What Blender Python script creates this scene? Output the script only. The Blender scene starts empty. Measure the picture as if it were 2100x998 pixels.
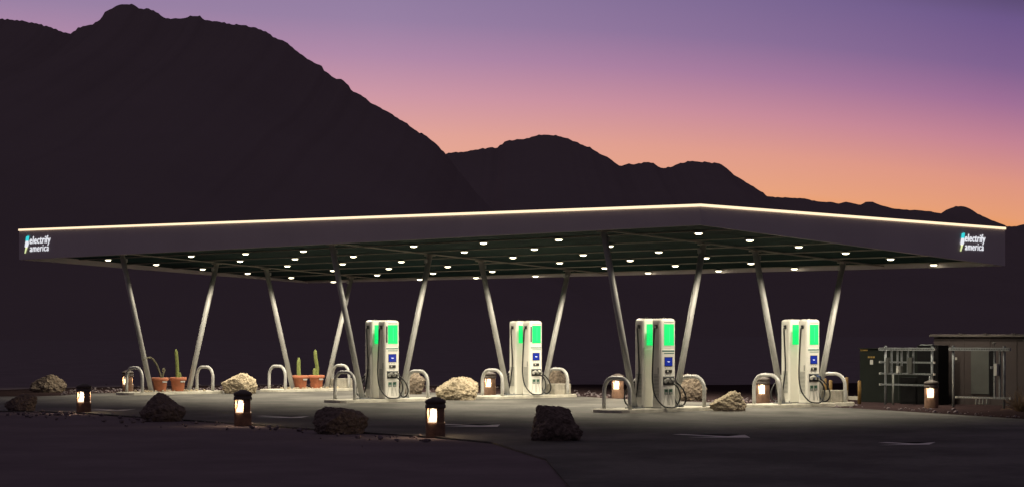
import bpy, bmesh, math, random
from mathutils import Vector, Matrix, noise
S = bpy.context.scene
COL = S.collection
PI = math.pi
# ------------------------------------------------------------------ camera
CAM_H = 2.083; FPX = 4645.0; HY = 680.5
cam = bpy.data.objects.new('camera', bpy.data.cameras.new('camera')); COL.objects.link(cam)
cam.location = (0, 0, CAM_H); cam.rotation_euler = (PI/2, 0, 0)
cam.data.sensor_width = 36; cam.data.lens = 36*FPX/2100
cam.data.shift_y = (HY-499)/2100
cam.data.clip_start = 0.5; cam.data.clip_end = 60000
S.camera = cam
# ------------------------------------------------------------------ view
S.view_settings.view_transform = 'Standard'; S.view_settings.look = 'None'
S.view_settings.exposure = 0; S.view_settings.gamma = 1
# ------------------------------------------------------------------ dusk sky (the sun is already under the horizon, so no sun lamp)
W = bpy.data.worlds.new('World'); S.world = W; W.use_nodes = True
nt = W.node_tree; N = nt.nodes; LK = nt.links; N.clear()
def nn(t, **k):
    n = N.new(t)
    for a, b in k.items(): setattr(n, a, b)
    return n
def lin(c):
    return tuple(((x/255)/12.92 if x/255 <= .04045 else ((x/255+.055)/1.055)**2.4) for x in c)+(1,)
out = nn('ShaderNodeOutputWorld'); bg = nn('ShaderNodeBackground'); tc = nn('ShaderNodeTexCoord'); sp = nn('ShaderNodeSeparateXYZ')
LK.new(tc.outputs['Generated'], sp.inputs[0])
def mth(op, a, b=None, c=None, clamp=False):
    n = nn('ShaderNodeMath', operation=op); n.use_clamp = clamp
    for i, x in enumerate((a, b, c)):
        if x is None: continue
        if isinstance(x, (int, float)): n.inputs[i].default_value = x
        else: LK.new(x, n.inputs[i])
    return n.outputs[0]
# height over the horizon, glow leaning to the left of the view
xc = mth('MINIMUM', mth('MAXIMUM', sp.outputs['X'], 0.0), 0.4)
elev = mth('ADD', mth('ADD', sp.outputs['Z'], mth('MULTIPLY', sp.outputs['X'], 0.040)), mth('MULTIPLY', mth('MULTIPLY', xc, xc), 0.27))
t = mth('MULTIPLY_ADD', elev, 1/0.62, 0.0, True)
t = mth('POWER', mth('MAXIMUM', t, 0.0), 0.5)      # spreads the low part of the ramp
r1 = nn('ShaderNodeValToRGB'); LK.new(t, r1.inputs[0])
def k_of(y, x=1050):     # ramp position of a direction given as height/side tangent
    tz = (HY-y)/FPX; tx = (x-1050)/FPX; l = math.sqrt(1+tz*tz+tx*tx)
    return math.sqrt(max(0, (tz/l+0.040*tx/l+0.27*max(0, tx/l)**2)/0.62))
stops = [(0, (238,145,78)), (k_of(460,2000), (235,158,100)), (k_of(400,1690), (231,158,117)), (k_of(330,1690), (222,150,130)),
         (k_of(250,1690), (197,132,147)), (k_of(170,1690), (161,112,150)), (k_of(95,1690), (128,98,144)), (k_of(0,1690), (110,88,138)), (k_of(0,2090), (94,78,118)), (k_of(-400,1400), (62,55,90)), (0.75, (63,56,73)), (1.0, (66,59,71))]
els = r1.color_ramp.elements
els[0].position = 0; els[0].color = lin(stops[0][1]); els[1].position = 1; els[1].color = lin(stops[-1][1])
for p, c in stops[1:-1]:
    e = els.new(p); e.color = lin(c)
# the side of the sky away from the sunset is dark blue-violet
az = nn('ShaderNodeMapRange'); LK.new(sp.outputs['Y'], az.inputs['Value'])
az.interpolation_type = 'SMOOTHSTEP'; az.inputs['From Min'].default_value = 0.35; az.inputs['From Max'].default_value = 0.95
mx = nn('ShaderNodeMix', data_type='RGBA'); LK.new(az.outputs[0], mx.inputs[0])
mx.inputs[6].default_value = lin((86,77,88))
pale = nn('ShaderNodeMapRange'); LK.new(sp.outputs['X'], pale.inputs['Value'])      # milkier air over the glow at the left
pale.inputs['From Min'].default_value = -.06; pale.inputs['From Max'].default_value = .21; pale.inputs['To Min'].default_value = .13; pale.inputs['To Max'].default_value = 0
mp = nn('ShaderNodeMix', data_type='RGBA'); LK.new(pale.outputs[0], mp.inputs[0]); LK.new(r1.outputs[0], mp.inputs[6]); mp.inputs[7].default_value = (1, .87, 1, 1)
LK.new(mp.outputs[2], mx.inputs[7])
LK.new(mx.outputs[2], bg.inputs[0]); bg.inputs[1].default_value = 1.0
LK.new(bg.outputs[0], out.inputs[0])

# ------------------------------------------------------------------ site frame: u runs to the right and back, v to the left and back
TH = 0.744; OX, OY = 3.777, 59.958
CU = Vector((math.cos(TH), math.sin(TH), 0)); CV = Vector((-math.sin(TH), math.cos(TH), 0)); OO = Vector((OX, OY, 0))
def uv(u, v, z=0.0): return OO + CU*u + CV*v + Vector((0, 0, z))
def gp(px, py, z=0.0):            # ground point under a sighting
    Y = FPX*(CAM_H-z)/(py-HY); return Vector(((px-1050)*Y/FPX, Y, z))
def uv_of(p): q = p-OO; return q.dot(CU), q.dot(CV)
def v_at(px, u):
    k = (px-1050)/FPX; b = uv(u, 0)         # (b.x - s v) = k (b.y + c v)
    return (b.x-k*b.y)/(math.sin(TH)+k*math.cos(TH))
def u_at(px, v):
    k = (px-1050)/FPX; b = uv(0, v)
    return (k*b.y-b.x)/(math.cos(TH)-k*math.sin(TH))
def z_at(py, u, v): return CAM_H-(py-HY)*uv(u, v).y/FPX
S0, SU, SV = 4.592, -0.061, -0.001
def SZ(u, v): return S0+SU*u+SV*v      # underside level of the sloping canopy

# ------------------------------------------------------------------ materials
MATS = {}
def M(name, col, rough=.6, metal=0, var=.0, scale=3., bump=0., bscale=20., emit=None, es=0., col2=None, spec=.5, coord='Object', detail=6):
    if name in MATS: return MATS[name]
    m = bpy.data.materials.new(name); m.use_nodes = True; n = m.node_tree.nodes; l = m.node_tree.links
    b = n['Principled BSDF']; b.inputs['Roughness'].default_value = rough; b.inputs['Metallic'].default_value = metal
    b.inputs['Specular IOR Level'].default_value = spec
    b.inputs['Base Color'].default_value = (*col, 1)
    t = n.new('ShaderNodeTexCoord')
    if var > 0 or col2:
        nz = n.new('ShaderNodeTexNoise'); nz.inputs['Scale'].default_value = scale; nz.inputs['Detail'].default_value = detail; nz.inputs['Roughness'].default_value = .65
        l.new(t.outputs[coord], nz.inputs['Vector'])
        r = n.new('ShaderNodeValToRGB'); l.new(nz.outputs[0], r.inputs[0])
        a = col2 if col2 else tuple(c*(1-var) for c in col); c = col if col2 else tuple(min(1, c*(1+var)) for c in col)
        r.color_ramp.elements[0].position = .33; r.color_ramp.elements[0].color = (*a, 1)
        r.color_ramp.elements[1].position = .67; r.color_ramp.elements[1].color = (*c, 1)
        l.new(r.outputs[0], b.inputs['Base Color'])
    if bump > 0:
        n2 = n.new('ShaderNodeTexNoise'); n2.inputs['Scale'].default_value = bscale; n2.inputs['Detail'].default_value = 8
        l.new(t.outputs[coord], n2.inputs['Vector'])
        bp = n.new('ShaderNodeBump'); bp.inputs['Strength'].default_value = 1; bp.inputs['Distance'].default_value = bump
        l.new(n2.outputs[0], bp.inputs['Height']); l.new(bp.outputs[0], b.inputs['Normal'])
    if emit:
        b.inputs['Emission Color'].default_value = (*emit, 1); b.inputs['Emission Strength'].default_value = es
    MATS[name] = m; return m
WARM = (1.0, .885, .665)
m_conc = M('concrete', (.46,.44,.38), .85, var=.28, scale=2.2, bump=.01, bscale=40)
m_concd = M('concrete_side', (.30,.28,.24), .9, var=.35, scale=3, bump=.01, bscale=30)
m_col = M('column_paint', (.42,.42,.41), .48, .1, var=.12, scale=2)
m_galv = M('galvanised_steel', (.15,.165,.18), .55, .15, var=.25, scale=14)
m_hoop = M('hoop_steel', (.42,.42,.41), .45, .15, var=.12, scale=8)
m_fascia = M('fascia_panel', (.52,.47,.50), .55, 0, var=.05, scale=.35)
m_fin = M('fascia_inner', (.50,.49,.46), .5, .2)
m_panel = M('solar_panel_underside', (.010,.033,.032), .75, 0, var=.4, scale=.25, spec=.1)
m_purlin = M('purlin_steel', (.44,.40,.36), .6, .2, var=.15, scale=2)
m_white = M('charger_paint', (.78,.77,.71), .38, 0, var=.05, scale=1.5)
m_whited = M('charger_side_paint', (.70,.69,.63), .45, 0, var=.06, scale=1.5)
m_green = M('green_display', (.02,.3,.1), .25, emit=(.004,.78,.16), es=.92)
m_green2 = M('green_display_streak', (.02,.3,.1), .25, emit=(.05,.85,.25), es=1.0)
m_blue = M('blue_screen', (.01,.02,.2), .2, emit=(.008,.025,.27), es=.62)
m_bw = M('screen_mark', (.8,.8,.8), .4, emit=(.6,.7,.9), es=.8)
m_black = M('black_plastic', (.018,.018,.018), .45)
m_cable = M('cable_rubber', (.012,.013,.014), .5)
m_grey = M('grey_trim', (.16,.17,.16), .5)
m_teal = M('teal_trim', (.04,.20,.17), .5)
m_stick = M('sticker', (.05,.16,.11), .5)
m_plug = M('plug_grey', (.6,.6,.56), .4)
m_bluep = M('plug_blue', (.06,.10,.24), .4)
m_boll = M('bollard_concrete', (.16,.088,.056), .85, var=.3, scale=7, bump=.006, bscale=60)
m_bcap = M('bollard_cap', (.055,.04,.035), .55, 0, var=.25, scale=9)
m_bglow = M('bollard_lamp', (.8,.7,.5), .4, emit=(1.0,.80,.55), es=1.35)
m_term = M('terracotta', (.40,.135,.07), .8, var=.2, scale=6, bump=.003, bscale=50)
m_soil = M('potting_soil', (.06,.045,.03), 1)
m_cact = M('cactus_skin', (.17,.20,.055), .7, var=.3, scale=12, bump=.004, bscale=60)
m_cdry = M('dry_cactus_skin', (.12,.11,.07), .8, var=.3, scale=12, bump=.004, bscale=60)
m_rockl = M('pale_rock', (.56,.48,.35), .95, col2=(.27,.21,.14), scale=13, bump=.05, bscale=16, detail=10)
m_rockg = M('brown_rock', (.25,.20,.15), .95, col2=(.08,.06,.05), scale=12, bump=.05, bscale=15, detail=10)
m_rockd = M('dark_rock', (.21,.165,.14), .95, col2=(.08,.06,.055), scale=12, bump=.06, bscale=14, detail=10)
m_yel = M('yellow_post_paint', (.17,.10,.028), .6, var=.2, scale=6)
m_cab = M('cabinet_green', (.007,.009,.008), .7, var=.15, scale=1.5, spec=.08)
m_encl = M('enclosure_wall', (.045,.037,.038), .8, spec=.08, var=.08, scale=1.2)
m_enclr = M('enclosure_trim', (.07,.062,.06), .7, spec=.1, var=.1, scale=2)
m_dpan = M('dark_panel', (.005,.005,.006), .8, spec=.08)
m_gpan = M('grey_panel', (.060,.062,.060), .8, spec=.08, var=.08, scale=1.5)
m_led = M('led_strip', (1,1,1), .5, emit=(1.0,.76,.47), es=1.35)
m_lens = M('lamp_lens', (1,1,1), .5, emit=(1.0,.90,.60), es=7)
m_house = M('lamp_housing', (.4,.4,.38), .5, .3)
m_letter = M('lit_letters', (.9,.9,.9), .5, emit=(.92,.95,1.0), es=.85)
m_lteal = M('lit_teal', (.1,.7,.7), .5, emit=(.03,.55,.58), es=1.2)
m_lyel = M('lit_yellow', (.9,.9,.4), .5, emit=(.75,.85,.42), es=1.0)
m_ylab = M('yellow_sticker', (.16,.10,.015), .6)
m_wlab = M('white_sticker', (.34,.34,.33), .6)
m_twig = M('dry_twigs', (.17,.11,.06), .95)
m_paint = M('road_paint', (.75,.73,.68), .7, var=.15, scale=3)
m_mtn = M('mountain_rock', (.185,.150,.162), .95, col2=(.172,.140,.151), scale=.006, coord='Object', spec=.0)
m_rdirt = M('dark_rear_dirt', (.042,.027,.028), 1.0, col2=(.024,.017,.019), scale=1.2, bump=.04, bscale=5, spec=0, detail=10)  # darker, redder tone than the desert dirt beyond
m_dirt = M('desert_dirt', (.205,.172,.185), 1.0, col2=(.155,.130,.142), scale=.45, bump=.05, bscale=3, spec=.0, detail=10)
# asphalt: worn grey with large stains
def asphalt():
    m = bpy.data.materials.new('asphalt'); m.use_nodes = True; n = m.node_tree.nodes; l = m.node_tree.links
    b = n['Principled BSDF']; b.inputs['Roughness'].default_value = .82; b.inputs['Specular IOR Level'].default_value = .3
    t = n.new('ShaderNodeTexCoord')
    def ns(sc, det, mp):
        x = n.new('ShaderNodeTexNoise'); x.inputs['Scale'].default_value = sc; x.inputs['Detail'].default_value = det; x.inputs['Roughness'].default_value = .6
        mm = n.new('ShaderNodeMapping'); mm.inputs['Scale'].default_value = mp; mm.inputs['Rotation'].default_value = (0, 0, -TH)
        l.new(t.outputs['Object'], mm.inputs[0]); l.new(mm.outputs[0], x.inputs['Vector']); return x
    a = ns(.40, 10, (1, .7, 1)); c = ns(7, 8, (1, 1, 1))
    r = n.new('ShaderNodeValToRGB'); l.new(a.outputs[0], r.inputs[0])
    r.color_ramp.elements[0].position = .41; r.color_ramp.elements[0].color = (.048,.046,.043, 1)
    r.color_ramp.elements[1].position = .60; r.color_ramp.elements[1].color = (.118,.113,.104, 1)
    mx = n.new('ShaderNodeMix'); mx.data_type = 'RGBA'; mx.blend_type = 'MULTIPLY'; mx.inputs[0].default_value = .6
    r2 = n.new('ShaderNodeValToRGB'); l.new(c.outputs[0], r2.inputs[0]); r2.color_ramp.elements[0].position = .3; r2.color_ramp.elements[0].color = (.5,.5,.5,1); r2.color_ramp.elements[1].position = .6
    l.new(r.outputs[0], mx.inputs[6]); l.new(r2.outputs[0], mx.inputs[7]); l.new(mx.outputs[2], b.inputs['Base Color'])
    bp = n.new('ShaderNodeBump'); bp.inputs['Distance'].default_value = .006; l.new(c.outputs[0], bp.inputs['Height']); l.new(bp.outputs[0], b.inputs['Normal'])
    return m
m_asph = asphalt()

# ------------------------------------------------------------------ mesh helpers
def box(bm, x0, x1, y0, y1, z0, z1, mi=0, bev=0):
    vs = [bm.verts.new(p) for p in ((x0,y0,z0),(x1,y0,z0),(x1,y1,z0),(x0,y1,z0),(x0,y0,z1),(x1,y0,z1),(x1,y1,z1),(x0,y1,z1))]
    fs = [bm.faces.new([vs[i] for i in q]) for q in ((3,2,1,0),(4,5,6,7),(0,1,5,4),(1,2,6,5),(2,3,7,6),(3,0,4,7))]
    for f in fs: f.material_index = mi
    if bev > 0:
        es = list({e for f in fs for e in f.edges}); bmesh.ops.bevel(bm, geom=es, offset=bev, segments=2, affect='EDGES', profile=.6)
def tube(bm, pts, r, seg=12, caps=True, radii=None, ribs=0):
    pts = [Vector(p) for p in pts]; rings = []; up = None
    for i, p in enumerate(pts):
        d = (pts[min(i+1, len(pts)-1)]-pts[max(i-1, 0)]).normalized()
        if up is None: up = Vector((0,0,1)) if abs(d.z) < .9 else Vector((1,0,0))
        a = d.cross(up).normalized(); b = a.cross(d).normalized(); up = b
        rr = radii[i] if radii else r
        ring = []
        for k in range(seg):
            w = 2*PI*k/seg; q = rr*(1-(.18*(k % 2) if ribs else 0))
            ring.append(bm.verts.new(p+a*math.cos(w)*q+b*math.sin(w)*q))
        rings.append(ring)
    for r0, r1_ in zip(rings, rings[1:]):
        for k in range(seg): 
            f = bm.faces.new((r0[k], r0[(k+1) % seg], r1_[(k+1) % seg], r1_[k])); f.smooth = not ribs
    if caps: bm.faces.new(rings[0][::-1]); bm.faces.new(rings[-1])
def lathe(bm, prof, seg=24, smooth=True, a0=0, a1=2*PI):
    full = abs(a1-a0-2*PI) < 1e-6; n = seg if full else seg+1
    rings = [[bm.verts.new((r*math.cos(a0+(a1-a0)*k/seg), r*math.sin(a0+(a1-a0)*k/seg), z)) for k in range(n)] for r, z in prof]
    for r0, r1_ in zip(rings, rings[1:]):
        for k in range(seg):
            j = (k+1) % n
            f = bm.faces.new((r0[k], r0[j], r1_[j], r1_[k])); f.smooth = smooth
    return rings
def catmull(P, n=8):
    P = [Vector(p) for p in P]; Q = [P[0]*2-P[1]]+P+[P[-1]*2-P[-2]]; o = []
    for i in range(1, len(Q)-2):
        for k in range(n):
            s = k/n; a, b, c, d = Q[i-1:i+3]
            o.append(.5*((2*b)+(c-a)*s+(2*a-5*b+4*c-d)*s*s+(3*b-a-3*c+d)*s**3))
    return o+[P[-1]]
def obj(name, bm, mat, parent=None, loc=(0,0,0), rz=0, recalc=True, smooth=False):
    if isinstance(bm, bmesh.types.BMesh):
        if recalc: bmesh.ops.recalc_face_normals(bm, faces=bm.faces)
        me = bpy.data.meshes.new(name); bm.to_mesh(me); bm.free()
    else: me = bm
    for m in (mat if isinstance(mat, (list, tuple)) else [mat]): me.materials.append(m)
    o = bpy.data.objects.new(name, me); COL.objects.link(o); o.location = loc; o.rotation_euler = (0, 0, rz)
    if parent: o.parent = parent
    return o
def tag(o, label, cat, group=None):
    o['label'] = label; o['category'] = cat
    if group: o['group'] = group
    return o
def thing(name, label, cat, loc=(0,0,0), rz=0, group=None):
    o = bpy.data.objects.new(name, None); COL.objects.link(o); o.location = loc; o.rotation_euler = (0,0,rz); o.empty_display_size = .2
    return tag(o, label, cat, group)
def copy_tree(o, parent=None):
    c = o.copy(); COL.objects.link(c)
    if parent: c.parent = parent
    for ch in list(o.children): copy_tree(ch, c)
    return c
def struct(o): o['kind'] = 'structure'; return o
def B(): return bmesh.new()
def boxobj(name, mat, parent, *a, bev=0):
    bm = B(); box(bm, *a, bev=bev); return obj(name, bm, mat, parent)

# ------------------------------------------------------------------ ground, pavement, markings
def ground():
    bm = B()
    ys = [-60,-20,0,8,14,20,24,28,31,34,36,38,40,42,44,47,50,60,70,80,90,100,115,130,150,180,220,300,450,700,1100,1800,3000,6000,14000]
    xs = sorted(set([s*x for s in (-1, 1) for x in (0,1.2,2.4,3.6,5,6.5,8,10,12,15,18,22,27,35,50,80,130,220,400,800,1600,3200,8000)]))
    g = [[None]*len(xs) for _ in ys]
    for j, y in enumerate(ys):
        for i, x in enumerate(xs):
            u, v = uv_of(Vector((x, y, 0)))
            k = max(0, min(1, (-14.5-u)/3)) if y < 62 else max(0, min(1, (y-110)/60))
            a = .03 if y < 62 else .5
            z = -.035+k*a*noise.noise(Vector((x*.35, y*.35, 0)) if y < 62 else Vector((x*.01, y*.01, 3)))
            g[j][i] = bm.verts.new((x, y, z))
    for j in range(len(ys)-1):
        for i in range(len(xs)-1):
            f = bm.faces.new((g[j][i], g[j][i+1], g[j+1][i+1], g[j+1][i])); f.smooth = True
    return struct(obj('ground', bm, m_dirt))
ground()
back = [(2500,880),(2100,858),(1748,836),(1550,827),(1400,822),(1250,816),(1180,811),(1000,806),(900,804),(760,801),(600,797.5),(500,799),(430,801),(300,803),(235,804.5),(170,806.5),(125,810),(60,812),(0,812),(-300,812)]
front = [(-300,838),(0,841),(90,842),(170,845),(330,856),(500,867),(700,882),(893,894),(1010,905),(1120,940),(1180,1010),(2500,1030)]
bm = B(); pts = [gp(x, y, 0.0) for x, y in back+front]
lo = [bm.verts.new((p.x, p.y, -.06)) for p in pts]; hi = [bm.verts.new((p.x, p.y, 0)) for p in pts]
bm.faces.new(hi)
for k in range(len(pts)): bm.faces.new((lo[k], lo[(k+1) % len(pts)], hi[(k+1) % len(pts)], hi[k]))
bmesh.ops.triangulate(bm, faces=[f for f in bm.faces if len(f.verts) > 4])
struct(obj('pavement', bm, m_asph))
rearp = [gp(x, y, -.012) for x, y in [(2500,885),(2100,863),(1748,841),(1550,832),(1400,827),(1250,821),(1180,816),(1000,811),(900,808),(760,805),(600,801),(430,805),(235,808),(125,814),(-200,816),(-200,806),(60,796),(350,790),(600,788),(900,790),(1200,787),(1500,788),(1750,784),(2100,800),(2500,815)]]
bm = B(); vs = [bm.verts.new(p) for p in rearp]; bm.faces.new(vs); bmesh.ops.triangulate(bm, faces=bm.faces); struct(obj('ground_rear', bm, m_rdirt))  # separate sheet of darker dirt along the back of the paving
# rough gravel shoulder thrown along the back edge of the paving
rnd = random.Random(77); bm = B()
def pebble(p, q):
    m_ = Matrix.Translation(p+Vector((0, 0, q*.25))) @ Matrix.Rotation(rnd.uniform(0, 6), 4, 'Z') @ Matrix.Diagonal((1, rnd.uniform(.6, 1.1), .6, 1))
    for v_ in bmesh.ops.create_icosphere(bm, subdivisions=1, radius=q, matrix=m_)['verts']: v_.co += Vector((rnd.uniform(-1,1), rnd.uniform(-1,1), rnd.uniform(-1,1)))*q*.22
for a_, b_ in list(zip(front, front[1:]))[:7]:
    for q in range(26): k = rnd.random(); pebble(gp(a_[0]+(b_[0]-a_[0])*k, a_[1]+(b_[1]-a_[1])*k+abs(rnd.gauss(0, 9)), -.02), rnd.choice((.02,.03,.03,.05,.07)))
for a_, b_ in list(zip(back, back[1:]))[1:16]:
    for q in range(45): k = rnd.random(); pebble(gp(a_[0]+(b_[0]-a_[0])*k, a_[1]+(b_[1]-a_[1])*k-abs(rnd.gauss(0, 5))-.5, -.01), rnd.choice((.02,.03,.04,.06)))
gv = obj('gravel', bm, m_dirt); gv['kind'] = 'stuff'; gv['label'] = 'scattered small stones along the pavement edges'; gv['category'] = 'gravel'
# painted direction arrows
def arrow(px, py, ln, label, ang):
    c = gp(px, py, .004); bm = B(); w = .26
    P = [(-ln/2,-w/2),(ln*.15,-w/2),(ln*.05,-.85),(ln/2,0),(ln*.05,.85),(ln*.15,w/2),(-ln/2,w/2)]
    bm.faces.new([bm.verts.new((x, y, 0)) for x, y in P]); bmesh.ops.triangulate(bm, faces=bm.faces)
    o = obj('painted_arrow', bm, m_paint, None, c, ang); tag(o, label, 'road marking', 'white arrows painted on the pavement'); return o
AR = TH-PI/2
arrow(222, 839, 1.5, 'white painted arrow on the asphalt just right of the leftmost near lamp bollard', AR)
arrow(575, 853.5, 1.7, 'white painted arrow on the asphalt between the second near lamp bollard and dark boulder', AR)
arrow(962, 871, 1.9, 'white painted arrow on the asphalt right of the nearest lamp bollard', AR)
arrow(1462, 892.5, 2.0, 'dim white painted arrow on dark asphalt in front of the nearest charger island', AR)
arrow(1857, 908, 1.1, 'faintest painted arrow on the dark asphalt at lower right', AR)

# ------------------------------------------------------------------ mountains
def mountain(name, prof, D, depth, seed, rough, jag):
    """A ridge of real rock mass: crest outline at distance D, spurs and gullies falling towards the viewer and behind."""
    x0, x1 = prof[0][0], prof[-1][0]; n = int((x1-x0)/5); R = [-1,-.8,-.55,-.3,-.12,-.04,0,.03,.08,.16,.26,.38,.52,.68,.85,1.0,1.12]
    bm = B(); g = []
    for i in range(n+1):
        px = x0+(x1-x0)*i/n
        for (ax, ay), (bx, by) in zip(prof, prof[1:]):
            if ax <= px <= bx: s = (px-ax)/(bx-ax); py = ay+(by-ay)*s; break
        X = (px-1050)/FPX*D; H = (HY-py)/FPX*D
        H += jag*D/FPX*(noise.noise(Vector((px*.045, seed, 0)))*1.0+noise.noise(Vector((px*.16, seed, 5)))*1.4+noise.noise(Vector((px*.5, seed, 9)))*.5)
        col = []
        for q in R:
            y = D-q*depth*(1 if q > 0 else .8); f = 1-abs(q)**.85 if abs(q) < 1 else -.02
            sw = math.sin(min(1, abs(q))*PI)
            rg = abs(noise.noise(Vector((X*.006*1500/D, seed+q*.8, 1))))*-1.2+.3+noise.noise(Vector((X*.02*1500/D, q*5, seed)))*.5
            z = H*max(0, f)+sw*rough*H*rg-(6 if abs(q) >= 1 else 0)
            if q > 0: z = min(z, H*(y/D)*.985)
            col.append(bm.verts.new((X*(1 if q <= 0 else (1-.10*q)), y, z+CAM_H*(1 if q == 0 else 0))))
        g.append(col)
    for a, b in zip(g, g[1:]):
        for k in range(len(R)-1): bm.faces.new((a[k], b[k], b[k+1], a[k+1])).smooth = True
    o = obj(name, bm, m_mtn); return struct(o)
main = [(-700,300),(-450,160),(-250,90),(-100,55),(0,39),(40,42),(80,50),(120,62),(142,71),(158,60),(162,56),(185,52),(205,41),(213,28),(228,17),(245,9),(270,9),(288,19),(300,18),(322,25),(335,36),(350,39),(380,37),(388,33),(410,34),(418,41),(450,45),(525,57),(545,65),(565,78),(590,88),(612,108),(632,122),(645,130),(658,134),(665,145),(685,160),(700,162),(716,176),(722,187),(735,192),(754,204),(758,210),(775,218),(800,231),(820,245),(845,262),(870,276),(900,300),(925,330),(980,400),(1060,480),(1200,600),(1300,690)]
mid = [(500,690),(650,520),(780,420),(870,345),(918,313),(945,312),(975,307),(1000,303),(1020,303),(1035,291),(1060,286),(1080,284),(1105,276),(1140,277),(1165,285),(1180,291),(1200,300),(1215,305),(1235,318),(1250,325),(1270,340),(1290,336),(1300,337),(1312,336),(1325,332),(1340,335),(1350,342),(1362,344),(1380,342),(1395,334),(1410,330),(1435,332),(1470,335),(1485,340),(1497,352),(1515,364),(1535,376),(1555,390),(1572,402),(1600,418),(1650,450),(1750,520),(1900,610),(2000,690)]
far = [(1300,520),(1430,440),(1560,402),(1610,405),(1650,407),(1680,414),(1692,414),(1705,414),(1720,418),(1735,414),(1765,420),(1775,414),(1790,414),(1805,421),(1830,427),(1850,430),(1880,431),(1910,434),(1930,438),(1940,431),(1960,423),(1975,423),(1990,428),(2005,438),(2030,450),(2050,458),(2065,464),(2085,464),(2100,460),(2150,466),(2250,480),(2400,500),(2600,540),(2900,600),(3200,690)]
mountain('mountain', main, 1500, 950, 3.1, .07, 2.2)
mountain('mountain', mid, 2300, 1300, 8.7, .07, 1.8)
mountain('mountain', far, 4200, 2200, 14.2, .07, .8)

# ------------------------------------------------------------------ canopy
uN, uR, vN, vL = -2.75, 9.82, -4.18, 27.84
zt = {'N': 5.135, 'L': 5.595, 'R': 4.963}; zt['F'] = zt['L']+zt['R']-zt['N']
zb = {'N': 4.68, 'L': 4.592, 'R': 3.936, 'F': 3.966}
CR = {'N': (uN, vN), 'L': (uN, vL), 'R': (uR, vN), 'F': (uR, vL)}
canopy = thing('charging_canopy', 'long sloping flat canopy on slanted steel columns with lit top edge, over the chargers', 'canopy', uv(0, 0), TH)
def fascia(a, b, name='fascia'):
    (ua, va), (ub, vb) = CR[a], CR[b]; T = .12; bm = B()
    cu_, cv_ = (uN+uR)/2, (vN+vL)/2
    def ins(u, v, t): return (u+(t if u < cu_ else -t), v+(t if v < cv_ else -t))
    vs = []
    for k, (u, v) in ((a, (ua, va)), (b, (ub, vb))):
        iu, iv = ins(u, v, T)
        vs.append([bm.verts.new((u, v, zb[k])), bm.verts.new((u, v, zt[k])), bm.verts.new((iu, iv, zt[k])), bm.verts.new((iu, iv, zb[k]))])
    for k in range(4): bm.faces.new((vs[0][k], vs[0][(k+1) % 4], vs[1][(k+1) % 4], vs[1][k]))
    bm.faces.new(vs[0]); bm.faces.new(vs[1][::-1])
    return obj(name, bm, m_fascia if name == 'fascia' else m_fin, canopy)
for a, b in (('N','L'), ('N','R'), ('R','F'), ('L','F')): fascia(a, b)
# LED strip on the two front top edges
def led(a, b):
    (ua, va), (ub, vb) = CR[a], CR[b]; bm = B(); d = .03; h = .065; rings = []
    for k, (u, v) in ((a, (ua, va)), (b, (ub, vb))):
        ou = -d if a+b == 'NL' else 0; ov = -d if a+b == 'NR' else 0
        e = .0
        if k == 'N': ou = ov = -d
        iu, iv = (u+.03 if (ou or k == 'N') else u), (v+.03 if (ov or k == 'N') else v)
        rings.append([bm.verts.new((u+ou, v+ov, zt[k]-.01)), bm.verts.new((u+ou, v+ov, zt[k]+h-.01)), bm.verts.new((iu, iv, zt[k]+h-.01)), bm.verts.new((iu, iv, zt[k]+.003))])
    for k in range(4): bm.faces.new((rings[0][k], rings[0][(k+1) % 4], rings[1][(k+1) % 4], rings[1][k]))
    bm.faces.new(rings[0]); bm.faces.new(rings[1][::-1])
    obj('light_strip', bm, m_led, canopy)
led('N','L'); led('N','R')
# roof sheet just below the top edge
bm = B(); 
for dz in (-.09, -.14):
    vs = []
    for k in ('N','L','F','R'):
        u, v = CR[k]; vs.append(bm.verts.new((u+(.12 if u < 0 else -.12), v+(.12 if v < 0 else -.12), zt[k]+dz)))
    bm.faces.new(vs)
obj('roof', bm, m_purlin, canopy, recalc=False)
# ceiling of dark solar modules with thin gaps
bm = B(); nu, nv = 12, 16
for i in range(nu):
    for j in range(nv):
        a0 = uN+.125+(uR-uN-.25)*i/nu; a1 = uN+.125+(uR-uN-.25)*(i+1)/nu; b0 = vN+.125+(vL-vN-.25)*j/nv; b1 = vN+.125+(vL-vN-.25)*(j+1)/nv
        g_ = .012; a0 += g_; a1 -= g_; b0 += g_; b1 -= g_
        q = [(a0,b0),(a1,b0),(a1,b1),(a0,b1)]
        lo = [bm.verts.new((u, v, SZ(u, v)+.07)) for u, v in q]; hi = [bm.verts.new((u, v, SZ(u, v)+.11)) for u, v in q]
        bm.faces.new(lo); bm.faces.new(hi[::-1])
        for k in range(4): bm.faces.new((lo[k], lo[(k+1) % 4], hi[(k+1) % 4], hi[k]))
obj('ceiling_panel', bm, m_panel, canopy)
LU = [-.424+1.982*i for i in range(6)]; LV = [-1.966,3.226,6.312,9.381,14.701,17.747,20.795,25.825]
def sbeam(name, pa, pb, w, z0, z1, mat):
    (ua, va), (ub, vb) = pa, pb; bm = B(); d = Vector((ub-ua, vb-va)).normalized(); nx, ny = -d.y*w/2, d.x*w/2
    R_ = [[bm.verts.new((u+s*nx, v+s*ny, SZ(u, v)+z)) for s, z in ((-1,z0),(1,z0),(1,z1),(-1,z1))] for u, v in (pa, pb)]
    for k in range(4): bm.faces.new((R_[0][k], R_[0][(k+1) % 4], R_[1][(k+1) % 4], R_[1][k]))
    bm.faces.new(R_[0]); bm.faces.new(R_[1][::-1]); return obj(name, bm, mat, canopy)
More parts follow.
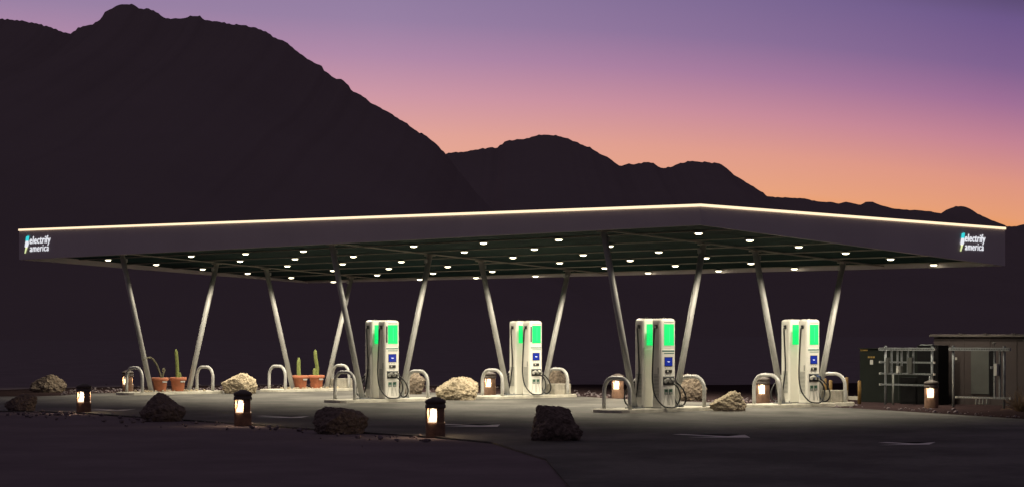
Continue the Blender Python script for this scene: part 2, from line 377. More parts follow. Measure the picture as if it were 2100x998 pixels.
for u in [-2.3]+LU: sbeam('purlin', (u, vN+.13), (u, vL-.13), .05, .035, .065, m_purlin)
VL = [0, 11.38, 22.657]; UR = [0, 5.92]
for v in VL: sbeam('crossbeam', (uN+.13, v), (uR-.13, v), .06, -.005, .03, m_purlin)
# V columns
BD, TD = .75, 1.914; IZ = .09
for v in VL:
    for uc in UR:
        for s in (-1, 1):
            p = Vector((uc+s*BD, v, IZ)); q = Vector((uc+s*TD, v, SZ(uc+s*TD, v)-.01))
            bm = B(); tube(bm, [p, p.lerp(q, .5), q], .085, 20)
            c = obj('support_column', bm, m_col, canopy)
            bm = B(); box(bm, p.x-.2, p.x+.2, p.y-.17, p.y+.17, IZ, IZ+.03, bev=.006)
            for bx in (-.15, .15):
                for by in (-.12, .12): tube(bm, [(p.x+bx, p.y+by, IZ+.03), (p.x+bx, p.y+by, IZ+.08)], .014, 6)
            obj('base_plate', bm, m_galv, c)
            bm = B(); box(bm, q.x-.13, q.x+.13, q.y-.12, q.y+.12, q.z-.035, q.z-.002)
            obj('cap_plate', bm, m_purlin, c)
            bm = B(); n_ = (q-p).normalized()
            r_ = p.lerp(q, .955); box(bm, r_.x+s*-.11-.03, r_.x+s*-.11+.03, r_.y-.05, r_.y+.05, r_.z-.06, r_.z+.05)
            obj('gusset', bm, m_col, c)
# ---- downlights: one real lamp in each fixture
ORD = ['first','second','third','fourth','fifth','sixth','seventh','eighth']
sl = bpy.data.lights.new('downlight_lamp', 'SPOT'); sl.energy = 345; sl.color = WARM; sl.spot_size = math.radians(142); sl.spot_blend = .35; sl.shadow_soft_size = .10
base = None
for j, v in enumerate(LV):
    for i, u in enumerate(LU):
        if base is None:
            base = thing('canopy_downlight', 'x', 'ceiling light', (0,0,0), TH)
            bm = B(); lathe(bm, [(0,.033),(.135,.033),(.135,-.002),(.11,-.002),(.11,.005)], 20); obj('housing', bm, m_house, base)
            bm = B(); lathe(bm, [(.095,.0),(.09,-.02),(.06,-.034),(0,-.040)], 20); obj('lens', bm, m_lens, base)
            lo_ = bpy.data.objects.new('lamp', sl); COL.objects.link(lo_); lo_.parent = base; lo_.location = (0,0,-.09)
            o = base
        else: o = copy_tree(base)
        o.location = uv(u, v, SZ(u, v))
        o['label'] = f'{ORD[i]} downlight from the front fascia in the {ORD[j]} crosswise row from the right end'
        o['group'] = 'round downlights under the canopy'

# ------------------------------------------------------------------ lit signs on the fascia
def text_mesh(s, w, x0, zbase, zasc, off, shear=0.0):
    cu = bpy.data.curves.new('t', 'FONT'); cu.body = s; cu.size = 1; cu.extrude = 0; cu.offset = off; cu.shear = shear; cu.space_character = 1.08
    cu.resolution_u = 3
    o = bpy.data.objects.new('t', cu); COL.objects.link(o); bpy.context.view_layer.update()
    me = bpy.data.meshes.new_from_object(o.evaluated_get(bpy.context.evaluated_depsgraph_get())); bpy.data.objects.remove(o)
    xs = [v.co.x for v in me.vertices]; ys = [v.co.y for v in me.vertices]; mnx, mxx, mxy = min(xs), max(xs), max(ys)
    bm = B(); bm.from_mesh(me); bpy.data.meshes.remove(me)
    for v in bm.verts:
        x = (v.co.x-mnx)/(mxx-mnx)*w+x0; z = v.co.y/mxy*(zasc-zbase)+zbase
        v.co = Vector((x, 0, z))
    r = bmesh.ops.extrude_face_region(bm, geom=bm.faces[:])
    bmesh.ops.translate(bm, verts=[e for e in r['geom'] if isinstance(e, bmesh.types.BMVert)], vec=(0, -.012, 0))
    return bm
def ext_poly(P, y0, y1):
    bm = B(); a = [bm.verts.new((x, y0, z)) for x, z in P]; b = [bm.verts.new((x, y1, z)) for x, z in P]; n = len(P)
    bm.faces.new(a); bm.faces.new(b[::-1])
    for k in range(n): bm.faces.new((a[k], a[(k+1) % n], b[(k+1) % n], b[k]))
    bmesh.ops.triangulate(bm, faces=[f for f in bm.faces if len(f.verts) > 4]); return bm
def sign(label, loc, rz, sx, sz):
    t = thing('lit_sign', label, 'sign', loc, rz, 'lit signs on the canopy fascia')
    g = [ (0.0,0) ]
    W_ = 1.0*sx; e = obj('lettering', text_mesh('electrify', W_, .27*sx, .235*sz, .455*sz, .004, .12), m_letter, t)
    obj('lettering', text_mesh('america', W_*.90, .28*sx, .0*sz, .185*sz, -.004, .12), m_letter, t)
    # lightning bolt plug: teal top, white middle, pale yellow point
    def P(pts): return [(x*sx, z*sz) for x, z in pts]
    obj('bolt_top', ext_poly(P([(.095,.33),(.20,.33),(.235,.46),(.215,.475),(.125,.455)]), -.03, 0), m_lteal, t)
    obj('bolt_middle', ext_poly(P([(.055,.15),(.10,.135),(.17,.15),(.215,.24),(.20,.325),(.10,.325),(.075,.24)]), -.03, 0), m_letter, t)
    obj('bolt_point', ext_poly(P([(.095,.13),(.15,.14),(.055,-.04),(.045,-.04)]), -.03, 0), m_lyel, t)
    for (x, z) in ((.17, .255),): pass
    return t
ua, ub = u_at(1967, vN), u_at(2020.3, vN); um = (ua+ub)/2
sx = (ub-ua)/1.27; z0 = z_at(512.7, um, vN); z1 = z_at(480, um, vN)
sign('lit electrify america lettering with bolt at the right end of the canopy fascia', uv(ua, vN-.004, z0), TH, sx, (z1-z0)/.455)
va, vb = v_at(50, uN), v_at(104, uN); vm = (va+vb)/2
sx = (va-vb)/1.27; z0 = z_at(515, uN, vm); z1 = z_at(484, uN, vm)
sign('lit electrify america lettering with bolt at the left end of the canopy fascia', uv(uN-.004, va, z0), TH-PI/2, sx, (z1-z0)/.455)

# ------------------------------------------------------------------ kerbed islands
PLACE = {(0,0): 'nearest front', (1,0): 'right rear', (0,1): 'middle front', (1,1): 'middle rear', (0,2): 'far left front', (1,2): 'far left rear'}
ISL = {}
names = {(0,0): 'concrete kerb island under the second charger pair from the right, closest to camera',
 (1,0): 'concrete kerb island under the rightmost charger pair',
 (0,1): 'concrete kerb island under the leftmost charger pair',
 (1,1): 'concrete kerb island under the second charger pair from the left',
 (0,2): 'concrete kerb island with two cactus pots, leftmost of the six',
 (1,2): 'concrete kerb island with two cactus pots, second from the left, right of the pale boulder'}
def island(i, k):
    t = obj_isl = None
    bm = B(); L_, Wd, ch = 1.95, .62, .38; P = []
    for sxn, syn in ((1,1),(-1,1),(-1,-1),(1,-1)):
        seq = [(L_, Wd-ch), (L_-.05, Wd-ch*.62), (L_-ch*.45, Wd-ch*.22), (L_-ch, Wd)]
        if sxn*syn < 0: seq = seq[::-1]
        P += [(x*sxn, y*syn) for x, y in seq]
    # make kerb slightly irregular
    rnd = random.Random(i*7+k)
    def ring(z, s): return [bm.verts.new((x*s+rnd.uniform(-.006,.006), y*s+rnd.uniform(-.006,.006), z)) for x, y in P]
    a = ring(-.02, 1.0); b = ring(IZ-.018, .997); c = ring(IZ, .985)
    n = len(P)
    for r0, r1_ in ((a, b), (b, c)):
        for q in range(n): bm.faces.new((r0[q], r0[(q+1) % n], r1_[(q+1) % n], r1_[q]))
    bm.faces.new(c)
    o = obj('kerb_island', bm, m_conc, None, uv(UR[i], VL[k]), TH)
    tag(o, names[(i, k)], 'kerb island', 'kerbed islands under the canopy columns'); return o
for i in range(2):
    for k in range(3): ISL[(i, k)] = island(i, k)
# ------------------------------------------------------------------ guard hoops
def hoop_mesh():
    bm = B(); w, r, H = .47, .052, .86; R = .34; P = [(0,-w,0),(0,-w,.2),(0,-w,.4)]
    for q in range(0, 9): a = PI-PI/2*q/8; P.append((0, -w+R+R*math.cos(a), H-R-r+R*math.sin(a)))
    P += [(0, -y, z) for _, y, z in P[::-1]]
    tube(bm, P, r, 14); return bm
hp = None
hl = {(0,0): 'of the nearest front charger island', (1,0): 'of the island under the rightmost chargers', (0,1): 'of the island under the leftmost chargers',
      (1,1): 'of the island under the second charger pair from the left', (0,2): 'of the leftmost cactus island', (1,2): 'of the second cactus island from the left'}
hpos = {}
for k in range(3):
    for i in range(2):
        for s in (-1, 1):
            if hp is None:
                hp = obj('guard_hoop', hoop_mesh(), m_hoop); o = hp
            else: o = hp.copy(); COL.objects.link(o)
            o.location = uv(UR[i]+s*1.42, VL[k], IZ-.002); o.rotation_euler = (0, 0, TH)
            tag(o, f"{'left' if s < 0 else 'right'} grey steel guard hoop {hl[(i,k)]}", 'guard hoop', 'guard hoops at the island ends')
# concrete blocks by the rear right hoops
for k, lab in ((0, 'grey concrete block beside the right hoop of the rightmost charger island'), (1, 'grey concrete block beside the right hoop, second charger island from the left'), (2, 'grey concrete block beside the right hoop of the rear cactus island')):
    bm = B(); box(bm, -.36, .36, -.22, .22, 0, .34, bev=.02)
    o = obj('concrete_block', bm, m_concd, None, uv(UR[1]+1.28, VL[k]-.18, IZ+.001), TH); tag(o, lab, 'concrete block', 'concrete blocks on the rear islands')

# ------------------------------------------------------------------ chargers
def rrect(w, d, c, z, s=1.0):
    P = []
    for sx_, sy_ in ((1,1),(-1,1),(-1,-1),(1,-1)):
        seq = [(w, d-c), (w-c*.3, d-c*.3), (w-c, d)]
        if sx_*sy_ < 0: seq = seq[::-1]
        P += [(x*sx_*s, y*sy_*s, z) for x, y in seq]
    return P
def charger(label, bar, plug_blue=False, full=True):
    t = thing('ev_charger', label, 'EV charger', group='white charging units on the islands')
    bm = B(); w, d, c = .27, .165, .045; prev = None
    for z, s in ((0,.985),(.03,1),(1.515,1),(1.52,.985),(1.535,.985),(1.54,1),(2.225,1),(2.262,.985),(2.29,.90),(2.305,.70)):
        # crown is higher in the middle than at its two ends
        r = [bm.verts.new((x, y, zz+(.02*math.cos(x/w*1.4) if zz > 2.2 else 0))) for x, y, zz in rrect(w, d, c, z, s)]
        if prev:
            for q in range(len(r)): bm.faces.new((prev[q], prev[(q+1) % len(r)], r[(q+1) % len(r)], r[q]))
        else: bm.faces.new(r[::-1])
        prev = r
    bm.faces.new(prev); body = obj('body', bm, m_white, t)
    F = -d
    def fb(name, x0, x1, z0, z1, mat, pr=.006, par=t, bev=0): return boxobj(name, mat, par, x0, x1, F-pr, F+.001-.004, z0, z1, bev=bev)
    bm = B(); box(bm, -.17, .205, F-.006, F-.003, 1.62, 2.175); dsp = obj('display', bm, m_green, t)
    bm = B(); box(bm, -.205, .17, -F+.003, -F+.006, 1.62, 2.175); obj('display', bm, m_green, t)
    if bar: boxobj('side_bar', m_black, t, -.25, -.207, -F-.001, -F+.012, 1.66, 2.14)
    bm = B(); box(bm, .02, .045, F-.009, F-.0065, 1.70, 2.10); obj('light_streak', bm, m_green2, dsp)
    bm = B(); box(bm, -.19, .225, F-.004, F-.0015, 1.60, 2.195); obj('display_bezel', bm, m_white, dsp)
    if bar: fb('side_bar', -.235, -.192, 1.66, 2.14, m_black, .012)
    # strips of lettering too small to read
    bm = B()
    for q in range(13): box(bm, -.16+q*.028, -.16+q*.028+.019, F-.004, F-.001, 2.212, 2.228)
    obj('header_mark', bm, m_grey, t)
    bm = B()
    for q in range(20): box(bm, -.23+q*.023, -.23+q*.023+.017, F-.005, F-.001, 1.465, 1.495)
    box(bm, -.16, .21, F-.006, F-.001, 1.412, 1.428); obj('model_strip', bm, m_teal, t)
    bz = fb('touchscreen', -.15, .15, 1.085, 1.325, m_black, .008)
    bm = B(); box(bm, -.138, .138, F-.011, F-.0085, 1.097, 1.313); sc = obj('screen', bm, m_blue, bz)
    bm = B(); box(bm, -.045, .0, F-.013, F-.0115, 1.20, 1.212); box(bm, .005, .045, F-.013, F-.0115, 1.196, 1.208); box(bm, -.02, .02, F-.013, F-.0115, 1.185, 1.192); obj('screen_mark', bm, m_bw, bz)
    bm = B(); box(bm, -.115, .12, F-.02, F-.001, .91, .995, bev=.006); cr = obj('card_reader', bm, m_black, t)
    bm = B(); box(bm, -.07, -.02, F-.026, F-.0205, .935, .98); obj('card_slot', bm, m_plug, cr)
    bm = B()
    for x in (-.12, -.03, .06): box(bm, x, x+.02, F-.004, F-.001, 1.035, 1.05)
    for x in (-.11, .05): box(bm, x, x+.02, F-.004, F-.001, .845, .86)
    obj('indicator', bm, m_grey, t)
    bm = B(); box(bm, -.20, .205, F-.012, F-.001, .60, .82, bev=.004); hol = obj('plug_holder', bm, m_black, t)
    bm = B(); box(bm, -.20, .205, F-.03, F-.0125, .795, .818); obj('holder_lip', bm, m_galv, hol)
    for q, x in enumerate((-.11, .06)):
        bm = B()
        tube(bm, catmull([(x-.02, F-.02, .70), (x+.0, F-.08, .745), (x+.06, F-.12, .73), (x+.10, F-.11, .67)], 4), .034, 10)
        tube(bm, [(x-.02, F-.0125, .70), (x-.02, F-.05, .70)], .052, 14)
        obj('plug', bm, m_bluep if (plug_blue and q) else m_plug, t)
        bm = B(); tube(bm, catmull([(x+.0, F-.10, .765), (x+.05, F-.15, .75), (x+.11, F-.135, .66)], 4), .012, 8); obj('plug_grip', bm, m_black, t)
    for x in (-.15, .02):
        st = fb('sticker', x, x+.13, .355, .495, m_stick, .005)
        bm = B(); box(bm, x+.02, x+.11, F-.0075, F-.0055, .365, .415); obj('sticker_text', bm, m_wlab, st)
        bm = B(); box(bm, x+.05, x+.08, F-.0075, F-.0055, .435, .475); obj('sticker_icon', bm, m_black, st)
    # side: inset door with louvres, small grille, cable outlet
    Xs = -w
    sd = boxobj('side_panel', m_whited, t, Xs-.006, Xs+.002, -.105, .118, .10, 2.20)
    bm = B()
    for q in range(17): box(bm, Xs-.012, Xs-.0065, -.085, .095, .28+q*.036, .28+q*.036+.014)
    obj('louvre', bm, m_grey, sd)
    bm = B()
    for q in range(8): box(bm, Xs-.012, Xs-.0065, -.09, -.045, .90+q*.02, .90+q*.02+.011)
    obj('grille', bm, m_grey, sd)
    bm = B(); box(bm, Xs-.05, Xs-.0065, -.05, .03, 2.06, 2.16, bev=.01); obj('cable_outlet', bm, m_black, sd)
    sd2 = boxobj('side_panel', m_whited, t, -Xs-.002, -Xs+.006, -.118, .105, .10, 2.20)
    bm = B()
    for q in range(17): box(bm, -Xs+.0065, -Xs+.012, -.095, .085, .28+q*.036, .28+q*.036+.014)
    obj('louvre', bm, m_grey, sd2)
    bm = B(); box(bm, -Xs+.0065, -Xs+.05, -.03, .05, 2.06, 2.16, bev=.01); obj('cable_outlet', bm, m_black, sd2)
    bm = B()
    tube(bm, catmull([(Xs-.05,-.01,2.10),(Xs-.09,-.01,2.02),(Xs-.085,.02,1.7),(Xs-.10,.04,1.2),(Xs-.12,.03,.7),(Xs-.11,-.05,.34),(Xs-.03,-.24,.08),(Xs+.14,-.34,.0+.02),(Xs+.36,-.36,.05),(Xs+.50,-.36,.25),(Xs+.50,-.34,.44),(Xs+.42,-.30,.58),(.10-.11,F-.11,.67)], 8), .021, 8)
    obj('charging_cable', bm, m_cable, t)
    if True:
        bm = B(); tube(bm, catmull([(.16,F-.11,.67),(.23,-.34,.60),(.33,-.40,.45),(.40,-.42,.25),(.38,-.36,.09),(.34,-.22,.06),(.33,-.08,.25),(.33,.0,.6),(.31,.03,1.0),(.33,.02,1.6),(.34,.01,1.95),(.33,0,2.07),(.30,0,2.11)], 8), .021, 8)
        obj('charging_cable', bm, m_cable, t)
        bm = B()
        for (xa, xb) in ((-.13,-.2),(-.03,-.02),(.0,.03),(.1,.17)): tube(bm, [(xa, F-.006, .34), (xb, F-.01, .08)], .0035, 5)
        obj('retractor_cord', bm, m_grey, t)
    bm = B(); tube(bm, [(.0,0,2.31),(.0,0,2.36)], .02, 10); tube(bm, [(.05,.02,2.31),(.05,.02,2.34)], .012, 8); obj('antenna', bm, m_black, t)
    bm = B(); box(bm, -.285, .285, -.18, .18, -.001, .018); obj('plinth', bm, m_grey, t)
    return t
clab = {(0,0): 'second charger pair from the right', (1,0): 'rightmost charger pair', (0,1): 'leftmost charger pair', (1,1): 'second charger pair from the left'}
A = {}
for bar in (False, True):
    A[bar] = (charger('x', bar, False, True), charger('x', bar, False, False))
blueA = charger('x', False, True, True)
used = set()
for (i, k), nm in clab.items():
    bar = k == 1
    for q in (0, 1):
        src = blueA if (i, k, q) == (1, 0, 0) else A[bar][q]
        if src.name in used: o = copy_tree(src)
        else: o = src; used.add(src.name)
        o.location = uv(UR[i]+.0, VL[k]+(-.33 if q == 0 else .30), IZ+.002); o.rotation_euler = (0, 0, TH if q == 0 else TH+PI); o.scale = (1.015, 1.015, 1.015)
        o['label'] = (f'white charger facing the camera, front right unit of the {nm}' if q == 0 else f'white charger facing away, left rear unit of the {nm}')
for s in (A[False][0],):
    if s.name not in used:
        pass
for s in [A[False][0], A[False][1], A[True][0], A[True][1], blueA]:
    if s.name not in used:
        for ch in list(s.children_recursive)+[s]: bpy.data.objects.remove(ch)

# ------------------------------------------------------------------ lamp bollards
bl = bpy.data.lights.new('bollard_lamp', 'POINT'); bl.energy = 10; bl.color = (1,.74,.45); bl.shadow_soft_size = .02
def bollard_proto():
    t = thing('lamp_bollard', 'x', 'lamp bollard')
    R = .198
    bm = B(); lathe(bm, [(0,-.05),(R,-.05),(R,.0),(R,.28),(R-.01,.295),(.0,.295)], 32); obj('base', bm, m_boll, t)
    for q in range(3):      # posts between the three windows
        a0 = math.radians(-112+60-29+120*q); a1 = math.radians(-112+60+29+120*q); bm = B()
        r1_ = lathe(bm, [(R,.294),(R,.575),(R-.035,.575),(R-.035,.294)], 8, True, a0, a1)
        for e in (0, -1): bm.faces.new([r[e] for r in r1_])
        bm.faces.new  # closed by ends
        obj('post', bm, m_boll, t)
    bm = B(); lathe(bm, [(0,.30),(.190,.30),(.155,.345),(.115,.40),(.105,.56),(0,.56)], 24); obj('light_source', bm, m_bglow, t)
    for q in (0, 1, 2):
        a = math.radians(-112+120*q); lp = bpy.data.objects.new('lamp', bl); COL.objects.link(lp); lp.parent = t; lp.location = (.165*math.cos(a), .165*math.sin(a), .50)
    bm = B(); lathe(bm, [(0,.576),(R+.005,.576),(R+.012,.59),(R+.012,.645),(R-.004,.655),(R-.004,.675),(R+.014,.685),(R+.014,.725),(R-.01,.75),(.06,.805),(0,.81)], 32); obj('cap', bm, m_bcap, t)
    return t
bp_ = bollard_proto(); first = True
for px, py, s, lab in ((172,844,.96,'lit brown lamp bollard at the pavement edge, leftmost of the near ones'),
                    (498,869.5,1.0,'lit brown lamp bollard at the pavement edge between two dark boulders, second near one'),
                    (893,893,1.0,'largest lit lamp bollard, nearest the camera, below the pale rounded boulder'),
                    (262,803,.98,'small lit lamp bollard seen behind the left hoop of the leftmost island'),
                    (1005,809.5,1.0,'lit lamp bollard framed by the hoop left of the second charger pair'),
                    (1267,814.5,.98,'dim lit lamp bollard seen through the hoop of the nearest charger island'),
                    (1565,826,1.0,'lit lamp bollard framed by the hoop right of the pale angular boulder'),
                    (1910,834,.97,'lit lamp bollard beside the metal strut racks at right')):
    o = bp_ if first else copy_tree(bp_); first = False
    o.location = gp(px, py, 0 if py > 900 else 0); o.location.z = -.02; o.scale = (s, s, s)
    o['label'] = lab; o['group'] = 'lamp bollards round the pavement'

# ------------------------------------------------------------------ boulders
def rock(px, py, wpx, hpx, label, mat, seed, shape=None, rz=0., dep=.8, cuts=9, dirt=0):
    c = gp(px, py, 0); k = FPX/c.y; w = wpx/k; h = hpx/k
    bm = B(); bmesh.ops.create_icosphere(bm, subdivisions=6, radius=1)
    rnd = random.Random(seed); pl = []
    for q in range(cuts):
        a = rnd.uniform(0, 2*PI); e = rnd.uniform(-.35, 1.1); pl.append((Vector((math.cos(a)*math.cos(e), math.sin(a)*math.cos(e), math.sin(e))), rnd.uniform(.66, .90)))
    if shape: pl += [(Vector(n).normalized(), d) for n, d in shape]
    sd = Vector((seed*3.1, seed*1.7, 0))
    for v in bm.verts:
        p = v.co.copy()
        for n, d in pl:
            e = p.dot(n)-d
            if e > 0: p -= n*e*.93
        nz = noise.fractal(p*1.6+sd, 1.0, 2.0, 4)*.10+noise.fractal(p*5+sd, .7, 2.1, 6)*.075-abs(noise.noise(p*3.3+sd))*.12-abs(noise.noise(p*8+sd))*.045
        v.co = p*(1+nz)
    xs = [v.co.x for v in bm.verts]; zs = [v.co.z for v in bm.verts]; mx_ = (max(xs)+min(xs))/2; sw = (max(xs)-min(xs)); top = max(zs); bot = -.55
    for v in bm.verts:
        z = max(v.co.z, bot-.06); v.co = Vector(((v.co.x-mx_)/sw*w, v.co.y/sw*w*dep, (z-bot)/(top-bot)*h))
    for f in bm.faces: f.smooth = True
    o = obj('boulder', bm, mat, None, c+Vector((0, w*dep*.25, -.01)), 0)
    tag(o, label, 'boulder', 'boulders round the pavement'); return o
rock(489,806,76,43,'pale tan boulder between the two cactus islands',m_rockl,17,[((-.5,-.2,.85),.70),((.5,0,1),.78)],cuts=4)
rock(936,819,90,49,'widest pale tan boulder, rounded, left of the second charger pair',m_rockl,22,[((-.7,-.2,.7),.70)],cuts=6)
rock(1495,842,78,43,'pale angular boulder between the two right charger islands',m_rockl,35,[((-.62,-.1,.78),.50),((.9,-.1,.4),.8)],cuts=10)
rock(96,803,78,37,'dim brown boulder at far left beyond the pavement',m_rockg,41,[((-.6,0,.8),.7)])
rock(846,807,54,48,'dim boulder seen through the right hoop of the leftmost charger island',m_rockg,52)
rock(1143,808,54,53,'brown rounded boulder seen through the hoop of the second charger pair',m_rockg,61,cuts=5)
rock(1420,820,64,56,'large round brown boulder behind the right hoop of the nearest charger island',m_rockg,73,cuts=4)
rock(41,841,68,36,'dark boulder at left edge, leftmost of the near ones',m_rockd,83)
rock(330,860,96,57,'dark peaked boulder in front of the leftmost cactus island',m_rockd,92,[((.62,-.1,.78),.52),((-.75,-.1,.62),.68)])
rock(696,886,118,54,'dark low wide boulder in the foreground, between the two nearer lamp bollards',m_rockd,104,[((.2,0,1),.72)],cuts=7)
rock(1142,902,110,74,'largest dark block-like boulder in the foreground, right of nearest lamp bollard',m_rockd,113,[((-1,0,.12),.62),((0.1,0,1),.68),((.85,-.2,.5),.72)],cuts=5)

# ------------------------------------------------------------------ potted cacti
def pot(px, u_i, k, label, stems, h=.49):
    v = VL[k]-.05; u = u_at(px, v)
    t = thing('potted_cactus', label, 'potted cactus', uv(u, v, IZ+.002), TH, 'terracotta cactus pots on the islands')
    bm = B(); lathe(bm, [(0,0),(.19,0),(.20,.01),(.245,.36),(.275,.365),(.285,.38),(.29,.46),(.275,.47),(.255,.46),(.25,.43)], 28)
    p = obj('pot', bm, m_term, t)
    bm = B(); lathe(bm, [(.252,.425),(.1,.43),(0,.432)], 20); obj('soil', bm, m_soil, p)
    bm = B(); box(bm, -.09, .09, -.289, -.270, .30, .35, bev=.004); obj('pot_label', bm, m_wlab, p)
    for P, r, dry in stems:
        pts = catmull(P, 6); n = len(pts); bm = B()
        tube(bm, pts, r, 16, True, [r*(1.0-.15*(q/n)) if q < n-3 else r*(.8 if q == n-3 else .62 if q == n-2 else .28) for q in range(n)], ribs=1)
        obj('cactus_stem', bm, m_cdry if dry else m_cact, t)
    return t
pot(328, 0, 2, 'terracotta pot with drooping bent cactus beside the left column, leftmost pot', [([(.05,0,.42),(.0,.0,.62),(-.16,.0,.95),(-.35,.0,1.13),(-.55,0,1.12),(-.68,0,1.05)],.035,1),([(.10,0,.42),(.13,0,.60),(.18,0,.72),(.13,0,.76),(.09,0,.68)],.032,1)])
pot(365, 0, 2, 'terracotta pot with one tall upright cactus on the leftmost island', [([(-.02,0,.42),(-.03,0,.8),(-.06,0,1.2),(-.09,0,1.42)],.062,0),([(.07,0,.42),(.08,0,.55),(.07,0,.64)],.045,0)])
pot(616, 1, 2, 'terracotta pot with a shorter upright cactus on the second island', [([(-.05,.02,.42),(-.06,.02,.8),(-.07,.02,1.10)],.075,0)]) if False else None
def pot2(px, label, stems):
    v = VL[2]-.05; u = u_at(px, v); t = pot(px, 1, 2, label, stems); return t
pot2(616, 'terracotta pot with a shorter upright cactus beside the left column of the rear island', [([(-.05,.02,.42),(-.06,.02,.8),(-.05,.02,1.10)],.072,0)])
pot2(649, 'terracotta pot with the tallest curved cactus and a small shoot, on the rear island', [([(.02,0,.42),(.03,0,.75),(-.04,0,1.1),(-.06,0,1.38)],.068,0),([(-.10,0,.42),(-.10,0,.58),(-.10,0,.72)],.055,0)])
# loose stones round the column feet of the cactus islands
for kk, (i, lab) in enumerate(((0, 'loose pale stones on the leftmost cactus island'), (1, 'loose pale stones on the second cactus island'))):
    bm = B(); rnd = random.Random(5+i)
    for q in range(90):
        a = rnd.choice((-.8, -.75, .75, .8, 0)); x = a+rnd.gauss(0, .22); y = rnd.gauss(-.1, .2); r = rnd.uniform(.02, .065)
        x = max(-1.3, min(1.3, x)); y = max(-.5, min(.5, y))
        m_ = Matrix.Translation((x, y, r*.4)) @ Matrix.Rotation(rnd.uniform(0, 6), 4, 'Z') @ Matrix.Diagonal((1, rnd.uniform(.6, 1.1), .7, 1))
        vs = bmesh.ops.create_icosphere(bm, subdivisions=1, radius=r, matrix=m_)['verts']
        for v_ in vs: v_.co += Vector((rnd.uniform(-1,1), rnd.uniform(-1,1), rnd.uniform(-1,1)))*r*.2
    o = obj('loose_stones', bm, m_rockl, None, uv(UR[i], VL[2], IZ), TH); o['kind'] = 'stuff'; o['label'] = lab; o['category'] = 'stones'

# ------------------------------------------------------------------ electrical yard at the right
# yellow posts
for px, u, ht, lab in ((1692.5, 9.4, .62, 'thin yellow post just right of the rightmost charger, behind its hoop'), (1703.5, 9.2, .60, 'short yellow post seen through the rightmost guard hoop'),
                     (1736, 9.6, .63, 'tall yellow post just right of the rightmost guard hoop'), (1762.5, 9.0, .60, 'yellow post standing alone left of the dark cabinet')):
    v = v_at(px, u); ztop = z_at({1692.5:774.5,1703.5:778,1736:772,1762.5:779}[px], u, v)
    bm = B(); lathe(bm, [(.0,-.05),(.052,-.05),(.052,ztop-.03),(.035,ztop-.008),(0,ztop)], 16); o = obj('yellow_post', bm, m_yel, None, uv(u, v), 0)
    tag(o, lab, 'post', 'yellow protective posts')
# dark cabinet; local x runs right along -v, local y = away (u)
def yard(px, u): return uv(u, v_at(px, u))
RZ = TH-PI/2
def ylen(p0, p1, u): return v_at(p0, u)-v_at(p1, u)
U1 = 10.6; L1 = ylen(1763, 1924, U1); zc = z_at(713, U1, v_at(1800, U1))
cab = thing('transformer_cabinet', 'large dark green cabinet with yellow stickers behind the left strut rack', 'cabinet', yard(1763, U1), RZ)
boxobj('housing', m_cab, cab, 0, L1, 0, 1.3, -.02, zc-.03, bev=.02)
boxobj('lid', m_cab, cab, -.03, L1+.03, -.03, 1.33, zc-.028, zc, bev=.008)
boxobj('door_seam', m_black, cab, L1*.5-.006, L1*.5+.006, -.004, .002, .08, zc-.08)
def xl(px): return v_at(1763, U1)-v_at(px, U1)
bm = B()
for q in range(4): box(bm, xl(1764.5+q*4), xl(1767.5+q*4), -.006, -.001, z_at(721.5, U1, -5), z_at(718, U1, -5))
obj('yellow_sticker', bm, m_ylab, cab)
bm = B()
for q in range(3): box(bm, xl(1780+q*5), xl(1784+q*5), -.006, -.001, z_at(737, U1, -5), z_at(733, U1, -5))
obj('yellow_sticker', bm, m_ylab, cab)
bm = B(); box(bm, xl(1784.5), xl(1790.5), -.006, -.001, z_at(751, U1, -5), z_at(741, U1, -5)); obj('white_sticker', bm, m_wlab, cab)
# second, blacker cabinet behind the rack
U2 = 9.9; c2 = thing('dark_cabinet', 'near-black cabinet standing behind the left strut rack next to the enclosure', 'cabinet', yard(1881, U2), RZ)
L2 = ylen(1881, 1924, U2); boxobj('housing', m_dpan, c2, 0, L2, 0, .5, -.02, z_at(707, U2, v_at(1900, U2)), bev=.01)
boxobj('door', m_dpan, c2, .04, L2-.04, -.012, -.001, .1, z_at(716, U2, v_at(1900, U2)))
c3 = thing('low_cabinet', 'low black cabinet near the ground behind the left strut rack', 'cabinet', yard(1846, U2), RZ)
L3 = ylen(1846, 1879, U2); boxobj('housing', m_dpan, c3, 0, L3, 0, .5, -.02, z_at(773, U2, v_at(1860, U2)), bev=.01); boxobj('door', m_dpan, c3, .03, L3-.03, -.012, -.001, .05, z_at(778, U2, v_at(1860, U2)))
# enclosure
U3 = 11.0; x0e = 1915; ze = z_at(690, U3, v_at(2000, U3)); LE = ylen(x0e, 2330, U3)
en = thing('equipment_enclosure', 'long grey-brown metal equipment enclosure with flat roof lip at the right edge', 'equipment enclosure', yard(x0e, U3), RZ)
boxobj('wall', m_encl, en, 0, LE, 0, 2.4, -.02, ze)
boxobj('roof', m_enclr, en, -.10, LE+.1, -.10, 2.5, ze+.002, ze+.075, bev=.01)
def xe(px): return v_at(x0e, U3)-v_at(px, U3)
for px in (1973, 2024, 2082, 2140): boxobj('roof_bracket', m_enclr, en, xe(px-3), xe(px+5), -.12, .1, ze+.077, ze+.10)
for px in (1946, 1977, 2030, 2085, 2140, 2200): boxobj('wall_seam', m_encl, en, xe(px)-.012, xe(px)+.012, -.014, -.001, .02, ze-.03)
boxobj('access_door', m_gpan, en, xe(1993), xe(2030), -.045, -.0145, z_at(812, U3, -6), z_at(719, U3, -6), bev=.006)
boxobj('dark_door', m_dpan, en, xe(2030)+.014, xe(2040), -.040, -.0145, z_at(815, U3, -6), z_at(720, U3, -6))
